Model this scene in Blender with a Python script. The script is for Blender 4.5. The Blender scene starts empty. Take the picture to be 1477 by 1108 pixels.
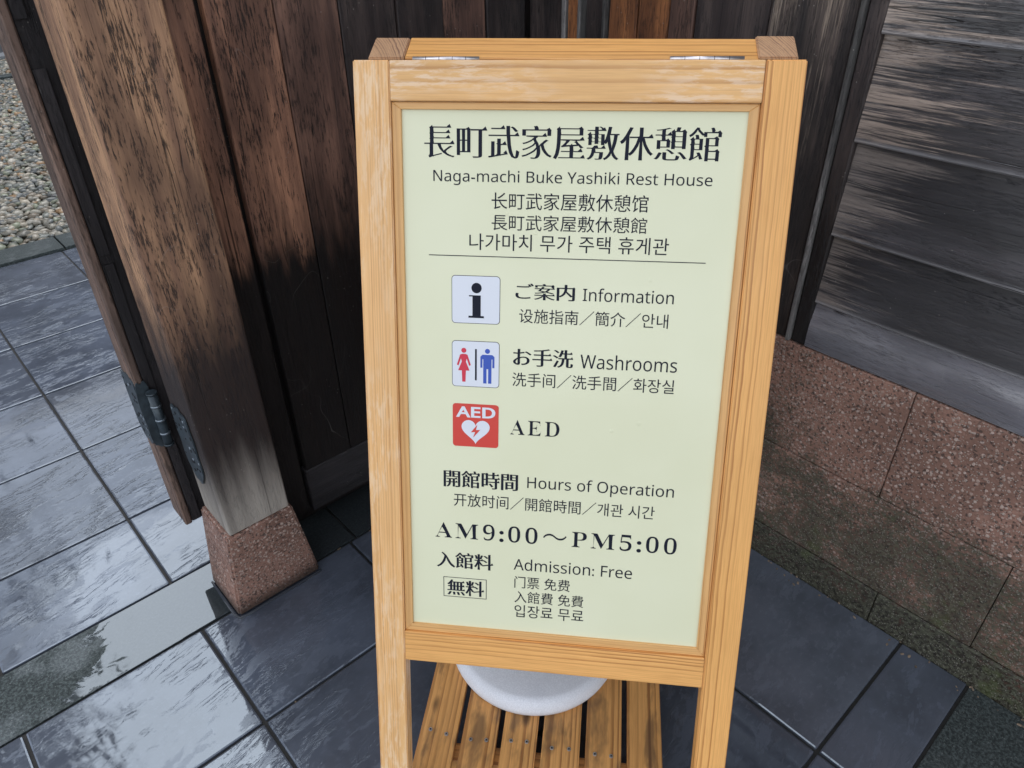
import bpy, bmesh, math, random
import numpy as np
from mathutils import Vector, Matrix
from mathutils.geometry import delaunay_2d_cdt

# ------------------------------------------------------------------ camera, world, light
sc = bpy.context.scene
COL = sc.collection
F_PX, PITCH, ROLL, YAW = 1067.59, 0.602616, -0.0154645, 0.840955
CAM_Z = 1.41
AX = Vector((math.sin(YAW), math.cos(YAW), 0))            # world X (along the plank wall) seen from the camera's yaw frame
AY = Vector((math.sin(YAW - math.pi / 2), math.cos(YAW - math.pi / 2), 0))
def TW(v):                                                # yaw frame direction -> world direction
    return Vector((v.dot(AX), v.dot(AY), v.z))
def yaw_pt(x, y, z):                                      # yaw frame point -> world point
    w = TW(Vector((x, y, 0))); return Vector((w.x, w.y, z))
c_, s_ = math.cos(PITCH), math.sin(PITCH)
fw = Vector((0, c_, -s_)); rt = Vector((1, 0, 0)); up = Vector((0, s_, c_))
cr, sr = math.cos(ROLL), math.sin(ROLL)
rt, up = cr * rt + sr * up, -sr * rt + cr * up
fw, rt, up = TW(fw), TW(rt), TW(up)
cam_d = bpy.data.cameras.new('camera'); cam = bpy.data.objects.new('camera', cam_d); COL.objects.link(cam)
M = Matrix.Identity(4)
for i in range(3):
    M[i][0], M[i][1], M[i][2] = rt[i], up[i], -fw[i]
M[2][3] = CAM_Z
cam.matrix_world = M
cam_d.sensor_width = 36; cam_d.lens = F_PX / 1477 * 36
cam_d.clip_start = 0.02; cam_d.clip_end = 2000
cam_d.dof.use_dof = False
sc.camera = cam

SUN_EL, SUN_AZ = math.radians(62), math.radians(9)       # azimuth measured from +Y clockwise
world = bpy.data.worlds.new('World'); sc.world = world; world.use_nodes = True
wn = world.node_tree; wn.nodes.clear()
sky = wn.nodes.new('ShaderNodeTexSky'); sky.sky_type = 'NISHITA'; sky.sun_disc = False
sky.sun_elevation = SUN_EL; sky.sun_rotation = SUN_AZ; sky.air_density = 1.0; sky.dust_density = 0.6; sky.ozone_density = 1.0
hs = wn.nodes.new('ShaderNodeHueSaturation'); hs.inputs['Saturation'].default_value = 0.30
bg = wn.nodes.new('ShaderNodeBackground'); bg.inputs['Strength'].default_value = 0.15
wo = wn.nodes.new('ShaderNodeOutputWorld')
wn.links.new(sky.outputs[0], hs.inputs['Color']); wn.links.new(hs.outputs[0], bg.inputs[0]); wn.links.new(bg.outputs[0], wo.inputs[0])
sun_d = bpy.data.lights.new('sun', 'SUN'); sun_d.energy = 0.5; sun_d.angle = math.radians(46); sun_d.color = (1, 0.985, 0.96)
sun = bpy.data.objects.new('sun', sun_d); COL.objects.link(sun)
sdir = Vector((math.sin(SUN_AZ) * math.cos(SUN_EL), math.cos(SUN_AZ) * math.cos(SUN_EL), math.sin(SUN_EL)))
sun.rotation_euler = sdir.to_track_quat('Z', 'Y').to_euler(); sun.location = (0, 0, 8)
sc.view_settings.view_transform = 'Standard'; sc.view_settings.look = 'None'
sc.view_settings.exposure = 1.35; sc.view_settings.gamma = 1; sc.view_settings.use_curve_mapping = False
sc.render.engine = 'CYCLES'
sc.cycles.max_bounces = 6; sc.cycles.use_denoising = True
random.seed(7); rng = np.random.default_rng(7)

# ------------------------------------------------------------------ node helpers
class NB:
    def __init__(s, name):
        s.m = bpy.data.materials.new(name); s.m.use_nodes = True; s.t = s.m.node_tree; s.t.nodes.clear()
        s.out = s.t.nodes.new('ShaderNodeOutputMaterial'); s.b = s.t.nodes.new('ShaderNodeBsdfPrincipled')
        s.t.links.new(s.b.outputs[0], s.out.inputs[0])
        s.tc = s.t.nodes.new('ShaderNodeTexCoord'); s.geo = s.t.nodes.new('ShaderNodeNewGeometry'); s.oi = s.t.nodes.new('ShaderNodeObjectInfo')
        s.obj = s.tc.outputs['Object']; s.pos = s.geo.outputs['Position']; s.rnd = s.oi.outputs['Random']
    def L(s, a, b):
        if isinstance(a, bpy.types.NodeSocket): s.t.links.new(a, b)
        else: b.default_value = a
    def math(s, op, a, b=0.0, c=None, clamp=False):
        n = s.t.nodes.new('ShaderNodeMath'); n.operation = op; n.use_clamp = clamp
        s.L(a, n.inputs[0]); s.L(b, n.inputs[1])
        if c is not None: s.L(c, n.inputs[2])
        return n.outputs[0]
    def vmath(s, op, a, b=(0, 0, 0)):
        n = s.t.nodes.new('ShaderNodeVectorMath'); n.operation = op; s.L(a, n.inputs[0]); s.L(b, n.inputs[1]); return n.outputs[0]
    def sep(s, v):
        n = s.t.nodes.new('ShaderNodeSeparateXYZ'); s.L(v, n.inputs[0]); return n.outputs
    def comb(s, x, y, z):
        n = s.t.nodes.new('ShaderNodeCombineXYZ'); s.L(x, n.inputs[0]); s.L(y, n.inputs[1]); s.L(z, n.inputs[2]); return n.outputs[0]
    def noise(s, v, scale=1, detail=4, rough=.55, dist=0.0, out=0):
        n = s.t.nodes.new('ShaderNodeTexNoise'); s.L(v, n.inputs['Vector']); n.inputs['Scale'].default_value = scale
        n.inputs['Detail'].default_value = detail; n.inputs['Roughness'].default_value = rough; n.inputs['Distortion'].default_value = dist
        return n.outputs[out]
    def vor(s, v, scale, feat='F1', out='Distance', rand=1.0):
        n = s.t.nodes.new('ShaderNodeTexVoronoi'); n.feature = feat; s.L(v, n.inputs['Vector']); n.inputs['Scale'].default_value = scale
        n.inputs['Randomness'].default_value = rand
        return n.outputs[out]
    def ramp(s, f, stops, interp='LINEAR'):
        n = s.t.nodes.new('ShaderNodeValToRGB'); s.L(f, n.inputs[0]); e = n.color_ramp.elements; n.color_ramp.interpolation = interp
        while len(e) < len(stops): e.new(0.5)
        for k, (p, c) in enumerate(stops):
            e[k].position = p
            e[k].color = (c, c, c, 1) if isinstance(c, (int, float)) else (*c, 1)
        return n.outputs[0]
    def mr(s, v, a, b, c=0.0, d=1.0, smooth=True):
        n = s.t.nodes.new('ShaderNodeMapRange'); n.interpolation_type = 'SMOOTHSTEP' if smooth else 'LINEAR'
        s.L(v, n.inputs['Value'])
        for k, x in zip(('From Min', 'From Max', 'To Min', 'To Max'), (a, b, c, d)): s.L(x, n.inputs[k])
        return n.outputs[0]
    def mix(s, f, a, b, mode='MIX'):
        n = s.t.nodes.new('ShaderNodeMix'); n.data_type = 'RGBA'; n.blend_type = mode
        s.L(f, n.inputs[0])
        s.L((*a, 1) if isinstance(a, tuple) else a, n.inputs[6]); s.L((*b, 1) if isinstance(b, tuple) else b, n.inputs[7])
        return n.outputs[2]
    def scale(s, v, k): return s.vmath('MULTIPLY', v, k)
    def bump(s, h, dist, strength=1.0, normal=None):
        n = s.t.nodes.new('ShaderNodeBump'); s.L(h, n.inputs['Height']); n.inputs['Distance'].default_value = dist; n.inputs['Strength'].default_value = strength
        if normal is not None: s.L(normal, n.inputs['Normal'])
        return n.outputs[0]
    def set(s, **k):
        for a, v in k.items():
            nm = {'col': 'Base Color', 'rough': 'Roughness', 'normal': 'Normal', 'ior': 'IOR', 'metal': 'Metallic', 'coat': 'Coat Weight', 'coatr': 'Coat Roughness', 'coatn': 'Coat Normal', 'coati': 'Coat IOR', 'spec': 'Specular IOR Level', 'tint': 'Specular Tint'}[a]
            if a in ('col', 'tint') and isinstance(v, tuple): v = (*v, 1)
            s.L(v, s.b.inputs[nm])
        return s.m

def plain(name, col, rough=.5, metal=0.0, var=0.0):
    n = NB(name)
    if var:
        f = n.noise(n.obj, 40, 5)
        c = n.mix(n.mr(f, .3, .7, 0, 1), tuple(x * (1 - var) for x in col), tuple(min(1, x * (1 + var)) for x in col)); n.set(col=c)
    else: n.set(col=col)
    return n.set(rough=rough, metal=metal)

def pine(name, light, dark, fade=0.0, ring=.0042, stain=0.0, fadecol=(.72, .55, .38)):
    n = NB(name)
    off = n.vmath('MULTIPLY', n.comb(n.rnd, n.rnd, n.rnd), (7.3, 0.05, 0.03))
    p = n.vmath('ADD', n.obj, off)
    warp = n.noise(n.scale(p, (1.6, 9, 9)), 1, 3, out=0)
    warp2 = n.noise(n.scale(p, (14, 60, 60)), 1, 3)
    x, y, z = n.sep(n.vmath('ADD', n.obj, n.comb(0.0, n.math('MULTIPLY', n.rnd, .03), 0.0)))
    yy = n.math('ADD', y, .055); zz = n.math('ADD', z, .16)
    r = n.math('SQRT', n.math('ADD', n.math('MULTIPLY', yy, yy), n.math('MULTIPLY', n.math('MULTIPLY', zz, zz), .25)))
    r = n.math('ADD', r, n.math('MULTIPLY', warp, .007)); r = n.math('ADD', n.math('ADD', r, n.math('MULTIPLY', warp2, .0014)), n.math('MULTIPLY', n.noise(n.comb(0.0, n.math('MULTIPLY', r, 70.0), n.rnd), 1, 2), .016))
    fr = n.math('FRACT', n.math('DIVIDE', r, ring))
    line = n.ramp(fr, [(0, .0), (.45, .10), (.80, 1.0), (.93, 1.0), (1, 0.0)])
    band = n.noise(n.comb(n.math('MULTIPLY', r, 90.0), n.math('MULTIPLY', x, .4), n.rnd), 1, 2)
    line = n.math('MULTIPLY', line, n.math('MULTIPLY', n.mr(band, .36, .60, .18, 1.0), n.mr(n.noise(n.scale(p, (4, 70, 70)), 1, 3), .3, .6, .45, 1.0)))
    c = n.mix(line, light, dark)
    tone = n.noise(n.scale(p, (2.2, 14, 14)), 1, 4)
    c = n.mix(n.mr(tone, .35, .7, 0, .45), c, tuple(v * .72 for v in light))
    fine = n.noise(n.scale(p, (20, 500, 500)), 1, 3)
    c = n.mix(n.mr(fine, .35, .75, 0, .28), c, dark)
    if fade:
        fm = n.noise(n.scale(p, (28, 170, 170)), 1, 5, .66, .25)
        fm2 = n.noise(n.scale(p, (3.5, 14, 14)), 1, 3)
        m = n.math('MULTIPLY', n.mr(fm, .44, .60, 0, 1), n.mr(fm2, .38, .62, 0, 1))
        c = n.mix(n.math('MULTIPLY', m, fade), c, fadecol)
    if stain:
        sm = n.noise(n.scale(p, (7, 22, 22)), 1, 4, .6, .3)
        c = n.mix(n.math('MULTIPLY', n.mr(sm, .50, .68, 0, 1), stain), c, (.055, .04, .032))
        kn = n.vor(n.scale(p, (5.5, 13, 13)), 1)
        c = n.mix(n.mr(kn, .07, .16, .8, 0), c, (.04, .02, .012))
    e = n.noise(n.scale(p, (5, 30, 30)), 1, 3)
    h = n.math('ADD', n.math('MULTIPLY', line, -.12), n.math('MULTIPLY', fine, .5))
    return n.set(col=c, rough=n.mr(e, .3, .7, .34, .5), normal=n.bump(h, .0004, .6))

def old_wood(name, c_hi, c_lo, c_dark, fleck=.5, z_dark=None, bleach=None, rough=(.5, .75), pale=None, streak=1.0, bumpd=.0012, lip=False, spec=.5):
    """weathered board: object x runs along the grain"""
    n = NB(name)
    off = n.vmath('MULTIPLY', n.comb(n.rnd, n.rnd, n.rnd), (17.0, 9.0, 5.0))
    p = n.vmath('ADD', n.obj, off)
    a = n.noise(n.scale(p, (1.8, 30, 30)), 1, 5, .6, .25)
    b = n.noise(n.scale(p, (9, 210, 210)), 1, 4, .65)
    lo = n.noise(n.scale(p, (2.6, 8, 8)), 1, 4, .6)
    fl = n.noise(n.scale(p, (34, 300, 300)), 1, 6, .78, .2)
    fl2 = n.noise(n.scale(p, (8, 24, 24)), 1, 4, .6)
    c = n.mix(n.mr(a, .35, .66), c_lo, c_hi)
    c = n.mix(n.mr(b, .42, .72, 0, .65 * streak), c, c_lo)
    c = n.mix(n.mr(lo, .42, .66, 0, .8), c, tuple(x * .55 for x in c_lo))
    flm = n.mr(n.math('ADD', fl, n.math('MULTIPLY', n.math('SUBTRACT', fl2, .5), .40)), .53, .60)
    c = n.mix(n.math('MULTIPLY', flm, fleck), c, c_dark)
    pz = n.sep(n.pos)[2]
    if pale:
        pcol, x0, x1 = pale       # bare timber where the black has worn away, strongest from x0 falling to x1 along the board
        pn = n.noise(n.scale(p, (2.2, 34, 34)), 1, 6, .66, .15)
        pf = n.noise(n.scale(p, (7, 260, 260)), 1, 6, .72)
        xx = n.sep(n.obj)[0]
        base = n.mr(xx, x1, x0, -.16, .10, smooth=False)
        edge = n.math('ADD', n.math('ADD', n.math('MULTIPLY', pn, .55), n.math('MULTIPLY', pf, .50)), base)
        c = n.mix(n.mr(edge, .53, .65, 0, .8), c, n.mix(n.mr(b, .3, .7), pcol, tuple(x * .6 for x in pcol)))
    wob = n.noise(n.scale(p, (4, 26, 26)), 1, 4, .6)
    zz = n.math('ADD', pz, n.math('MULTIPLY', n.math('SUBTRACT', wob, .5), .30))
    if z_dark:
        z0, z1, amt, dc = z_dark
        c = n.mix(n.mr(zz, z0, z1, amt, 0), c, dc)
    if bleach:
        z0, z1, bc = bleach
        zb = n.math('ADD', pz, n.math('MULTIPLY', n.math('SUBTRACT', n.noise(n.scale(p, (1.2, 34, 34)), 1, 3), .5), .16))
        c = n.mix(n.mr(zb, z0, z1, .80, 0), c, n.mix(n.mr(a, .3, .7), tuple(x * .6 for x in bc), bc))
    if lip:      # pale highlight painted along each board's worn foot to show the seam
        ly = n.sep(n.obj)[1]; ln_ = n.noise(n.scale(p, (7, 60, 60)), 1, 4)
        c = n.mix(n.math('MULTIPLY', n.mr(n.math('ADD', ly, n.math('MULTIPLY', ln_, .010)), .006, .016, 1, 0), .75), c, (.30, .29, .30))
    ck = n.noise(n.scale(n.vmath('ADD', p, (5.1, 2.2, 0)), (1.1, 38, 38)), 1, 2, .5, .15)
    ckm = n.mr(n.math('ABSOLUTE', n.math('SUBTRACT', ck, .5)), .0, .010, 1, 0)
    ckm = n.math('MULTIPLY', ckm, n.mr(n.noise(n.scale(p, (3, 16, 16)), 1, 3), .50, .60))
    c = n.mix(n.math('MULTIPLY', ckm, .85), c, tuple(x * .4 for x in c_dark))
    sp = n.vor(n.scale(p, (60, 75, 75)), 1)
    spn = n.noise(p, 9, 3)
    spm = n.math('MULTIPLY', n.mr(sp, .045, .10, 1, 0), n.mr(spn, .52, .62, 0, .55))
    c = n.mix(spm, c, (.38, .35, .32))
    sc1 = n.noise(n.vmath('ADD', n.scale(p, (6, 11, 11)), (3.1, 0, 0)), 1, 1, .5, .3)
    scm = n.mr(n.math('ABSOLUTE', n.math('SUBTRACT', sc1, .5)), .0, .0035, .16, 0)
    scm = n.math('MULTIPLY', scm, n.mr(n.noise(p, 5, 2), .55, .65))
    c = n.mix(scm, c, (.42, .40, .38))
    h = n.math('ADD', n.math('MULTIPLY', a, .8), n.math('MULTIPLY', b, .55))
    h = n.math('SUBTRACT', h, n.math('ADD', n.math('MULTIPLY', flm, .45), n.math('MULTIPLY', ckm, 1.6)))
    rr = n.mr(n.math('ADD', n.math('MULTIPLY', lo, .5), n.math('MULTIPLY', b, .5)), .35, .65, rough[0], rough[1])
    return n.set(col=c, rough=rr, normal=n.bump(h, bumpd, .8), spec=spec)

def granite(name, moss=0.0, pink=(.33, .185, .14), wetz=None, dots=1.0):
    n = NB(name)
    p = n.vmath('ADD', n.obj, n.vmath('MULTIPLY', n.comb(n.rnd, n.rnd, n.rnd), (3, 5, 9)))
    big = n.noise(n.pos, 5, 4, .6)
    c = n.mix(n.mr(big, .38, .62), pink, tuple(x * .66 for x in pink))
    fine = n.noise(p, 130, 5, .7)
    c = n.mix(n.mr(fine, .45, .65, 0, .6), c, tuple(x * .42 for x in pink))
    pp = n.vmath('ADD', p, n.vmath('MULTIPLY', n.noise(p, 70, 3, out=1), (.006, .006, .006)))
    v = n.vor(pp, 118); vc = n.vor(pp, 118, out='Color'); sel = n.sep(vc)[0]
    m = n.math('MULTIPLY', n.mr(v, .30, .46, 1, 0), n.mr(sel, .36, .40))
    c = n.mix(n.math('MULTIPLY', m, .75 * dots), c, n.mix(n.sep(vc)[1], (.60, .47, .41), (.36, .24, .19)))
    v2 = n.vor(pp, 240); vc2 = n.vor(pp, 240, out='Color')
    m2 = n.math('MULTIPLY', n.mr(v2, .22, .36, 1, 0), n.mr(n.sep(vc2)[0], .52, .56))
    c = n.mix(n.math('MULTIPLY', m2, .65 * dots), c, (.50, .45, .40))
    m3 = n.mr(n.sep(vc2)[1], .86, .88, 0, .7)
    c = n.mix(m3, c, (.03, .022, .02))
    pz = n.sep(n.pos)[2]
    if moss:
        mn = n.noise(n.scale(n.pos, (4, 4, 6)), 1, 6, .68, .4)
        f = n.math('ADD', n.math('MULTIPLY', mn, 1.0), n.mr(pz, .06, .54, .24, -.18, smooth=False))
        fm = n.mr(n.math('ADD', f, n.math('MULTIPLY', n.math('SUBTRACT', fine, .5), .55)), .42, .66, 0, moss)
        c = n.mix(fm, c, n.mix(n.mr(fine, .4, .6), (.016, .015, .010), (.075, .078, .052)))
        gn = n.noise(n.pos, 14, 3)
        c = n.mix(n.math('MULTIPLY', fm, n.mr(gn, .60, .72, 0, .6)), c, (.07, .085, .03))
        c = n.mix(n.math('MULTIPLY', m2, .35), c, (.40, .37, .32))
    if wetz:
        z = n.math('ADD', pz, n.math('MULTIPLY', n.math('SUBTRACT', fine, .5), .05))
        c = n.mix(n.mr(z, 0.0, wetz, .85, 0), c, (.018, .014, .010))
    h = n.math('ADD', n.math('MULTIPLY', m, .6), n.math('ADD', n.math('MULTIPLY', fine, .8), n.math('MULTIPLY', m2, .35)))
    return n.set(col=c, rough=n.mr(fine, .3, .7, .35, .7), normal=n.bump(h, .0022, .8))

def slate(name, col=(.074, .086, .112)):
    """wet slate tile: a water film with cleft ripples and damp spots"""
    n = NB(name)
    P = n.pos
    jig = n.vmath('ADD', n.obj, n.vmath('MULTIPLY', n.comb(n.rnd, n.rnd, n.rnd), (4, 11, 7)))
    wl = n.noise(P, 5, 4, .6)
    c = n.mix(n.mr(wl, .35, .65), tuple(x * .8 for x in col), tuple(x * 1.25 for x in col))
    rp = n.noise(n.scale(jig, (60, 90, 60)), 1, 5, .7)
    c = n.mix(n.mr(rp, .5, .75, 0, .35), c, tuple(min(1, x * 1.9) for x in col))
    c = n.mix(n.mr(n.rnd, 0.0, 1.0, 0, .35, smooth=False), c, (.055, .058, .064))
    rot = n.t.nodes.new('ShaderNodeVectorRotate'); rot.rotation_type = 'Z_AXIS'; rot.inputs['Angle'].default_value = math.radians(-9)
    n.L(jig, rot.inputs['Vector'])
    ro_ = rot.outputs[0]
    wq = n.vmath('ADD', ro_, n.vmath('MULTIPLY', n.noise(ro_, 9, 3, out=1), (.0, .030, 0)))
    w1 = n.noise(n.scale(wq, (7, 52, 1)), 1, 4, .62, .5)            # long clefts
    w2 = n.noise(n.scale(wq, (26, 120, 1)), 1, 4, .65, .3)
    w3 = n.noise(n.scale(ro_, (2.0, 3.5, 1)), 1, 1, .5)
    ridge = n.math('SUBTRACT', 1.0, n.mr(n.math('ABSOLUTE', n.math('SUBTRACT', w1, .5)), 0, .040))
    patch = n.noise(n.vmath('ADD', P, (3.7, 1.3, 0)), 2.6, 4, .62)
    amt = n.math('MULTIPLY', n.mr(patch, .40, .60, .12, 1.0), n.mr(n.sep(P)[1], 1.25, 2.1, .42, 1.0))                            # rippled here, smooth water there
    cl = n.noise(n.scale(wq, (5, 13, 1)), 1, 3, .6)
    h = n.math('ADD', n.math('MULTIPLY', ridge, n.math('MULTIPLY', n.mr(w2, .40, .52), n.mr(cl, .44, .56))), n.math('MULTIPLY', w2, .16))
    h = n.math('MULTIPLY', h, amt)
    h = n.math('ADD', h, n.math('MULTIPLY', w3, .2))
    nb = n.bump(h, .00105, 1.0)
    dn = n.math('ADD', n.noise(n.scale(wq, (9, 22, 1)), 1, 5, .7, .3), n.math('MULTIPLY', n.math('SUBTRACT', patch, .5), .35))
    damp = n.mr(dn, .555, .585)                                      # film broken, stone only damp
    c = n.mix(n.math('MULTIPLY', damp, .35), c, tuple(x * 1.5 for x in col))
    r = n.mr(damp, 0, 1, .022, .24, smooth=False)
    return n.set(col=c, rough=r, normal=nb, ior=1.74, spec=.5, tint=(.74, .87, 1.0))

def rough_granite(name, col=(.040, .048, .047)):
    n = NB(name)
    f = n.noise(n.pos, 160, 5, .75); g = n.noise(n.pos, 7, 4)
    c = n.mix(n.mr(f, .40, .66), tuple(x * .55 for x in col), tuple(x * 2.0 for x in col))
    v = n.vor(n.pos, 260); vc = n.sep(n.vor(n.pos, 260, out='Color'))[0]
    c = n.mix(n.math('MULTIPLY', n.mr(v, .2, .34, 1, 0), n.mr(vc, .86, .88, 0, .5)), c, (.22, .23, .22))
    dry = n.mr(g, .40, .60)
    px, py, _ = n.sep(n.pos)
    wob = n.noise(n.scale(n.pos, (9, 14, 1)), 1, 5, .7, .6)
    pool = n.math('ADD', n.math('ADD', px, n.math('MULTIPLY', py, -.55)), n.math('MULTIPLY', wob, .34))      # rainwater standing where the strip dips by the post
    pool = n.mr(pool, -.615, -.60, 0, 1)
    pool = n.math('MULTIPLY', pool, n.mr(py, 1.0, 1.05))
    dryf = n.math('MULTIPLY', n.mr(dry, 0, 1, .5, 1.0), n.math('SUBTRACT', 1.0, pool))
    wv = n.noise(n.scale(n.pos, (4, 7, 1)), 1, 2)
    c = n.mix(n.math('MULTIPLY', pool, .8), c, (.030, .036, .040))
    h = n.math('ADD', n.math('MULTIPLY', f, n.math('MULTIPLY', dryf, 1.0)), n.math('MULTIPLY', wv, 1.2))
    return n.set(col=c, rough=n.mr(dryf, 0, 1, .03, .6), normal=n.bump(h, .0016, .8), ior=1.72, tint=(.76, .88, 1.0), spec=n.mr(dryf, 0, 1, .5, .10))

# ------------------------------------------------------------------ object helpers
WM = {}
def link(o, Mw, parent=None):
    COL.objects.link(o); WM[o] = Mw.copy()
    if parent is not None:
        o.parent = parent; o.matrix_parent_inverse = Matrix.Identity(4); o.matrix_basis = WM[parent].inverted() @ Mw
    else: o.matrix_basis = Mw
    return o
def tag(o, label=None, cat=None, group=None, kind=None):
    for k, v in (('label', label), ('category', cat), ('group', group), ('kind', kind)):
        if v: o[k] = v
    return o
def empty(name, loc, label, cat, group=None):
    o = bpy.data.objects.new(name, None); o.empty_display_size = .05
    return tag(link(o, Matrix.Translation(Vector(loc))), label, cat, group)
def axes(o, x, y, z):
    Mx = Matrix.Identity(4)
    for i in range(3): Mx[i][0], Mx[i][1], Mx[i][2], Mx[i][3] = x[i], y[i], z[i], o[i]
    return Mx
def mesh_obj(name, bm, mat, Mw, parent=None, smooth=False):
    me = bpy.data.meshes.new(name); bm.normal_update(); bm.to_mesh(me); bm.free()
    if smooth:
        for f in me.polygons: f.use_smooth = True
    me.materials.append(mat)
    return link(bpy.data.objects.new(name, me), Mw, parent)
def box_bm(L, W, T, bev=.0015, seg=1, wob=0.0):
    bm = bmesh.new(); bmesh.ops.create_cube(bm, size=1)
    for v in bm.verts: v.co = Vector((v.co.x * L, v.co.y * W, v.co.z * T))
    if bev > 0: bmesh.ops.bevel(bm, geom=bm.edges[:], offset=bev, segments=seg, profile=.6, affect='EDGES')
    return bm
def stick(name, mat, c, x, y, z, L, W, T, parent, bev=.0015, seg=1):
    """a bar: length L along x, width W along y, thickness T along z, centred at c"""
    return mesh_obj(name, box_bm(L, W, T, bev, seg), mat, axes(c, x, y, z), parent)
X, Y, Z = Vector((1, 0, 0)), Vector((0, 1, 0)), Vector((0, 0, 1))
def upright(name, mat, x0, x1, y0, y1, z0, z1, parent, bev=.002, wide='x', seg=1):
    c = Vector(((x0 + x1) / 2, (y0 + y1) / 2, (z0 + z1) / 2))
    if wide == 'x': return stick(name, mat, c, Z, X, Y, z1 - z0, x1 - x0, y1 - y0, parent, bev, seg)
    return stick(name, mat, c, Z, Y, X * -1 if False else X, z1 - z0, y1 - y0, x1 - x0, parent, bev, seg)
def block(name, mat, x0, x1, y0, y1, z0, z1, parent, bev=.002, seg=1, along='x'):
    c = Vector(((x0 + x1) / 2, (y0 + y1) / 2, (z0 + z1) / 2))
    if along == 'x': return stick(name, mat, c, X, Y, Z, x1 - x0, y1 - y0, z1 - z0, parent, bev, seg)
    return stick(name, mat, c, Y, Z, X, y1 - y0, z1 - z0, x1 - x0, parent, bev, seg)

# ------------------------------------------------------------------ materials
M_slate = slate('wet slate'); M_slate2 = slate('wet slate pale', (.084, .095, .118))
M_strip = rough_granite('wet dark granite'); M_bed = plain('wet joint mortar', (.016, .016, .015), .75, var=.3)
M_soil = plain('courtyard earth', (.06, .055, .05), .9, var=.3)
M_post = old_wood('weathered gate post', (.57, .325, .182), (.26, .140, .088), (.036, .022, .017), .92,
                  z_dark=(.61, .88, .97, (.018, .012, .012)), bleach=(.235, .47, (.50, .45, .395)))
M_plank = old_wood('weathered brown plank', (.62, .31, .185), (.23, .115, .078), (.024, .015, .013), .9,
                   z_dark=(.70, .84, .99, (.005, .003, .003)))
M_plank2 = old_wood('dark brown plank', (.34, .18, .125), (.13, .070, .054), (.012, .009, .009), .7,
                    z_dark=(.70, .98, .985, (.006, .004, .004)))
M_black = old_wood('blackened plank', (.10, .074, .066), (.036, .027, .027), (.008, .007, .008), .6, z_dark=(.75, 1.1, .9, (.007, .005, .005)), rough=(.4, .6))
M_orange = old_wood('reddish brown board', (.46, .18, .065), (.20, .075, .030), (.014, .008, .006), .6, z_dark=(.6, .95, .9, (.008, .005, .004)))
M_worn = old_wood('black board worn to pale timber', (.11, .082, .070), (.024, .019, .019), (.007, .006, .007), .5, pale=((.46, .36, .28), -.35, -1.05), z_dark=(.55, .85, .8, (.008, .006, .006)))
M_rail = old_wood('grey bottom rail', (.050, .045, .048), (.030, .027, .030), (.012, .01, .01), .4, rough=(.4, .6))
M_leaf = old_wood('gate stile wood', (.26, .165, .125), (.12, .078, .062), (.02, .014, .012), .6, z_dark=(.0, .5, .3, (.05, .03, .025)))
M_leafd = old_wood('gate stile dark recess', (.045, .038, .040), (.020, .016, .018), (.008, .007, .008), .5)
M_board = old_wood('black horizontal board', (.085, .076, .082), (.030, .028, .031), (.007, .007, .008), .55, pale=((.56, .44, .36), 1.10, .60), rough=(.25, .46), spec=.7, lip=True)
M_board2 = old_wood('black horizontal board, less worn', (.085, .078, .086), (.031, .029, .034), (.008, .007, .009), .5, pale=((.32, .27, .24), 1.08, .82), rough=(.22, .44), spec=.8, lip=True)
M_sill = old_wood('wet sill board with painted sky sheen', (.34, .33, .355), (.19, .185, .21), (.02, .018, .02), .4, rough=(.13, .32), bumpd=.0005, spec=1.0)  # brightness of the reflected sky is put into the base colour
M_fillet = old_wood('grey wooden fillet', (.30, .28, .27), (.10, .095, .09), (.015, .014, .014), .5)
M_granite = granite('pink aggregate stone', wetz=.055)
M_course = granite('mossy pink aggregate stone', moss=.86, pink=(.36, .20, .150), wetz=.10)
M_course_low = granite('dark wet footing stone', moss=.95, pink=(.17, .080, .060), dots=.5)
M_iron = plain('dark green iron', (.050, .066, .078), .38, .35, var=.35)
M_ironb = plain('black iron rivet', (.008, .009, .011), .4, .5)
M_ironw = plain('worn iron band', (.26, .30, .34), .35, .7)
M_steel = plain('worn nickel steel', (.62, .60, .62), .32, .85, var=.25)
M_pine = pine('varnished cedar', (.87, .455, .145), (.44, .175, .042), ring=.0034)
M_pine_fade = pine('sun faded cedar', (.87, .51, .215), (.55, .26, .085), ring=.0034, fade=.52, fadecol=(.86, .67, .46))
M_pine_scuff = pine('scuffed cedar', (.84, .49, .195), (.48, .22, .070), fade=.45, ring=.0060, fadecol=(.90, .76, .62))
M_pine_bead = pine('cedar bead', (.76, .44, .17), (.48, .23, .075))
M_pine_end = pine('cedar stile', (.60, .36, .20), (.20, .10, .065), ring=.0030)
M_slat = pine('stained slat', (.78, .40, .13), (.34, .14, .042), stain=.6, ring=.008)
def print_mat():
    n = NB('cream printed board')
    a = n.noise(n.obj, 4, 3); b = n.noise(n.obj, 260, 3)
    c = n.mix(n.mr(a, .3, .7), (.725, .720, .500), (.760, .755, .540))
    v = n.vor(n.obj, 26); vs = n.sep(n.vor(n.obj, 26, out='Color'))[0]
    drop = n.math('MULTIPLY', n.mr(v, .05, .10, 1, 0), n.mr(vs, .88, .90))
    h = n.math('ADD', n.math('MULTIPLY', b, .1), drop)
    return n.set(col=c, rough=.32, normal=n.bump(h, .0006, .5))
M_print = print_mat()
M_ink = NB('navy black ink').set(col=(.008, .010, .022), rough=.6, spec=.2)
M_white = plain('white print', (.70, .72, .78), .35)
M_red = plain('red print', (.62, .045, .03), .35); M_pink = plain('crimson print', (.60, .015, .05), .35); M_blue = plain('blue print', (.022, .075, .42), .35)
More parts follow.
